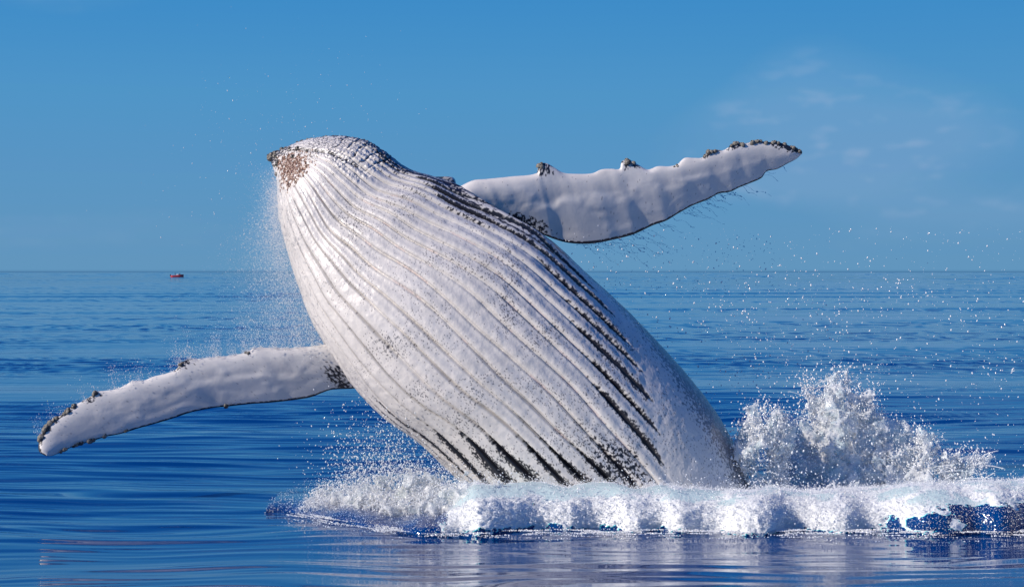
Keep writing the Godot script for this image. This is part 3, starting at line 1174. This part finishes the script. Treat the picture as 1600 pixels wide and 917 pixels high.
	for k in 26000:
		var x := -2.5 + 2.05 * pow(rng.randf(), 0.8)
		var f := (x + 2.5) / 2.05
		var z := rng.randf_range(0.2, 1.5 + 1.2 * f)
		var y := absf(rng.randfn(0.0, 0.5)) * (0.08 + 0.40 * sin(PI * clampf(f * 0.80 + 0.02, 0.0, 1.0)))
		var q := clump.get_noise_3d(x, y * 1.3, z)
		if q < -0.16 + y * 0.35 + rng.randf() * 0.22:
			continue
		at.append(Vector3(x + rng.randfn(0, 0.03), y - 0.02, z))
		size.append(0.0035 + 0.008 * pow(rng.randf(), 2.0))
	for k in 2600:
		var y := 0.25 + absf(rng.randfn(0.0, 0.42))
		at.append(Vector3(-1.55 + rng.randfn(0.0, 0.38), y, rng.randf_range(0.1, 1.2)))
		size.append(0.0028 + 0.008 * pow(rng.randf(), 2.5))
	o = drops("low_spray", at, size, drop_material)
	tag(o, "low burst of white spray under the left fin at the whale's foot", "", "", "stuff")

	at = PackedVector3Array()
	size = PackedFloat32Array()
	# sparkle over the foam wave
	for k in 210000:
		var q := rng.randi() % foam_points.size()
		if foam_tint[q].r > 0.6 or rng.randf() < (0.26 if foam_points[q].x > 3.4 else 0.08):
			at.append(foam_points[q] + Vector3(rng.randfn(0, 0.014), absf(rng.randfn(0, 0.026)), rng.randfn(0.008, 0.020)))
			size.append(0.0017 + 0.0040 * pow(rng.randf(), 2.5))
	# flecks of froth that drift on the water before the wave
	var drift := noise(81, 1.0, 3)
	for k in 26000:
		var x := rng.randf_range(-2.6, 7.5)
		var ahead := absf(rng.randfn(0.0, 0.35))
		if drift.get_noise_2d(x * 1.6, ahead * 6.0) < 0.02 + ahead * 0.5:
			continue
		at.append(Vector3(x, 0.012, 2.95 - 1.5 * (1.0 - smoothstep(-2.9, -0.9, x)) + ahead))
		size.append(0.003 + 0.006 * pow(rng.randf(), 3.0))
	for k in 9000:
		var x := rng.randf_range(-0.9, 8.0)
		var f := rng.randf()
		at.append(Vector3(x, 0.02 + absf(rng.randfn(0, 0.16)) + 0.25 * (1.0 - f), 2.15 + 0.85 * f + rng.randfn(0, 0.08)))
		size.append(0.003 + 0.007 * pow(rng.randf(), 2.5))
	o = drops("foam_drops", at, size, drop_material)
	tag(o, "drops tossed along the front of the foam wave", "", "", "stuff")


# ---------------------------------------------------------------- the far boat
func build_boat() -> void:
	var boat := thing("motor_boat", Vector3(-183.0, 0.0, -938.0))
	tag(boat, "small red open motor boat far off below the horizon at left", "boat")
	boat.rotation.y = 0.12
	boat.scale = Vector3(1.0, 1.35, 1.0)
	var red := plain(Color(0.60, 0.06, 0.07), 0.35)
	var pale := plain(Color(0.72, 0.70, 0.72), 0.5)
	var dark := plain(Color(0.02, 0.02, 0.03), 0.5)
	# hull: sections from the transom to the bow
	var v := PackedVector3Array()
	var stations := [Vector3(-3.3, 1.15, 0.72), Vector3(-2.0, 1.25, 0.75), Vector3(0.0, 1.28, 0.82), Vector3(1.8, 1.0, 0.95), Vector3(3.0, 0.5, 1.08), Vector3(3.6, 0.04, 1.15)]
	for s: Vector3 in stations:
		for q: Vector2 in [Vector2(-1, 1), Vector2(-0.85, 0.2), Vector2(-0.5, -0.25), Vector2(0, -0.4), Vector2(0.5, -0.25), Vector2(0.85, 0.2), Vector2(1, 1), Vector2(0.8, 0.95), Vector2(0.6, 0.3), Vector2(0, 0.25), Vector2(-0.6, 0.3), Vector2(-0.8, 0.95)]:
			v.append(Vector3(s.x, q.y * s.z, q.x * s.y))
	var ix := PackedInt32Array()
	stitch(ix, 0, stations.size(), 12)
	for k in range(1, 11):
		ix.append_array(PackedInt32Array([0, k, k + 1]))
	put("hull", indexed_mesh(v, PackedColorArray(), ix), red, boat)
	var c := box("console", Vector3(0.9, 1.0, 0.8), pale, boat, 0.08)
	c.position = Vector3(0.3, 0.8, 0)
	var e := box("outboard_motor", Vector3(0.5, 0.9, 0.45), dark, boat, 0.1)
	e.position = Vector3(-3.55, 0.75, 0)
	var b := box("bow_cover", Vector3(2.0, 0.22, 1.3), dark, boat, 0.06)
	b.position = Vector3(2.0, 0.98, 0)
	figure(boat.position + Vector3(-1.0, 0.75, 0.2), true, "person in dark clothes standing at the stern of the red boat")
	figure(boat.position + Vector3(1.25, 0.70, -0.1), false, "person in dark clothes leaning at the red boat's console")


func plain(c: Color, rough: float) -> StandardMaterial3D:
	var m := StandardMaterial3D.new()
	m.albedo_color = c.linear_to_srgb()
	m.roughness = rough
	return m


func box(called: String, s: Vector3, m: Material, parent: Node, r: float) -> MeshInstance3D:
	# a box with chamfered upright edges and top
	var v := PackedVector3Array()
	var ix := PackedInt32Array()
	for layer: Vector2 in [Vector2(-0.5, 0.0), Vector2(0.5, 0.0), Vector2(0.5, 1.0)]:
		var y := s.y * layer.x - (r if layer == Vector2(0.5, 0.0) else 0.0)
		var hx := s.x * 0.5 - r * layer.y
		var hz := s.z * 0.5 - r * layer.y
		for q: Vector2 in [Vector2(hx, hz - r), Vector2(hx, r - hz), Vector2(hx - r, -hz), Vector2(r - hx, -hz), Vector2(-hx, r - hz), Vector2(-hx, hz - r), Vector2(r - hx, hz), Vector2(hx - r, hz)]:
			v.append(Vector3(q.x, y, q.y))
	stitch(ix, 0, 3, 8)
	for k in range(1, 7):
		ix.append_array(PackedInt32Array([16, 16 + k, 17 + k, 0, k + 1, k]))
	var o := put(called, indexed_mesh(v, PackedColorArray(), ix), m, parent)
	return o


func figure(at: Vector3, standing: bool, label: String) -> void:
	var bones := []
	var hip := 0.92 if standing else 0.80
	var lean := 0.05 if standing else 0.30
	var neck := Vector3(lean, hip + 0.56, 0)
	bones.append([Vector3(0, hip, 0), neck + Vector3(0, -0.12, 0), 0.16, 0.19])
	bones.append([neck, neck + Vector3(0.03, 0.10, 0), 0.06, 0.06])
	bones.append([neck + Vector3(0.04, 0.17, 0), neck + Vector3(0.05, 0.24, 0), 0.10, 0.09])
	for s: float in [-1.0, 1.0]:
		bones.append([Vector3(0, hip, 0.10 * s), Vector3(0.06, hip * 0.52, 0.12 * s), 0.10, 0.07])
		bones.append([Vector3(0.06, hip * 0.52, 0.12 * s), Vector3(0, 0.05, 0.13 * s), 0.07, 0.045])
		bones.append([Vector3(0, 0.04, 0.13 * s), Vector3(0.18, 0.03, 0.14 * s), 0.045, 0.035])
		var elbow := neck + Vector3(0.05, -0.34, 0.27 * s)
		bones.append([neck + Vector3(0, -0.06, 0.18 * s), elbow, 0.065, 0.05])
		bones.append([elbow, elbow + Vector3(0.24, -0.05, -0.05 * s), 0.05, 0.035])
	var cell := 0.03
	var origin := Vector3(-0.35, -0.06, -0.45)
	var nx := 40
	var ny := 66
	var nz := 30
	var f := PackedFloat32Array()
	f.resize(nx * ny * nz)
	var k := 0
	for z in nz:
		for y in ny:
			for x in nx:
				var p := origin + Vector3(x, y, z) * cell
				var d := 1.0
				for b in bones:
					var e := capsule(p, b[0], b[1], b[2], b[3])
					var h := clampf(0.5 + 0.5 * (d - e) / 0.05, 0.0, 1.0)
					d = lerpf(d, e, h) - 0.05 * h * (1.0 - h)
				f[k] = -d
				k += 1
	var v := PackedVector3Array()
	var ix := PackedInt32Array()
	nets(f, nx, ny, nz, cell, origin, v, ix)
	var col := PackedColorArray()
	for p in v:
		var c := Color(0.02, 0.025, 0.045)
		if p.y > neck.y + 0.06:
			c = Color(0.40, 0.25, 0.19) if p.y < neck.y + 0.25 else Color(0.03, 0.025, 0.02)
		col.append(c)
	var m := StandardMaterial3D.new()
	m.vertex_color_use_as_albedo = true
	m.roughness = 0.8
	var o := put("person", indexed_mesh(v, col, ix), m)
	o.position = at
	tag(o, label, "person", "people in the far boat")
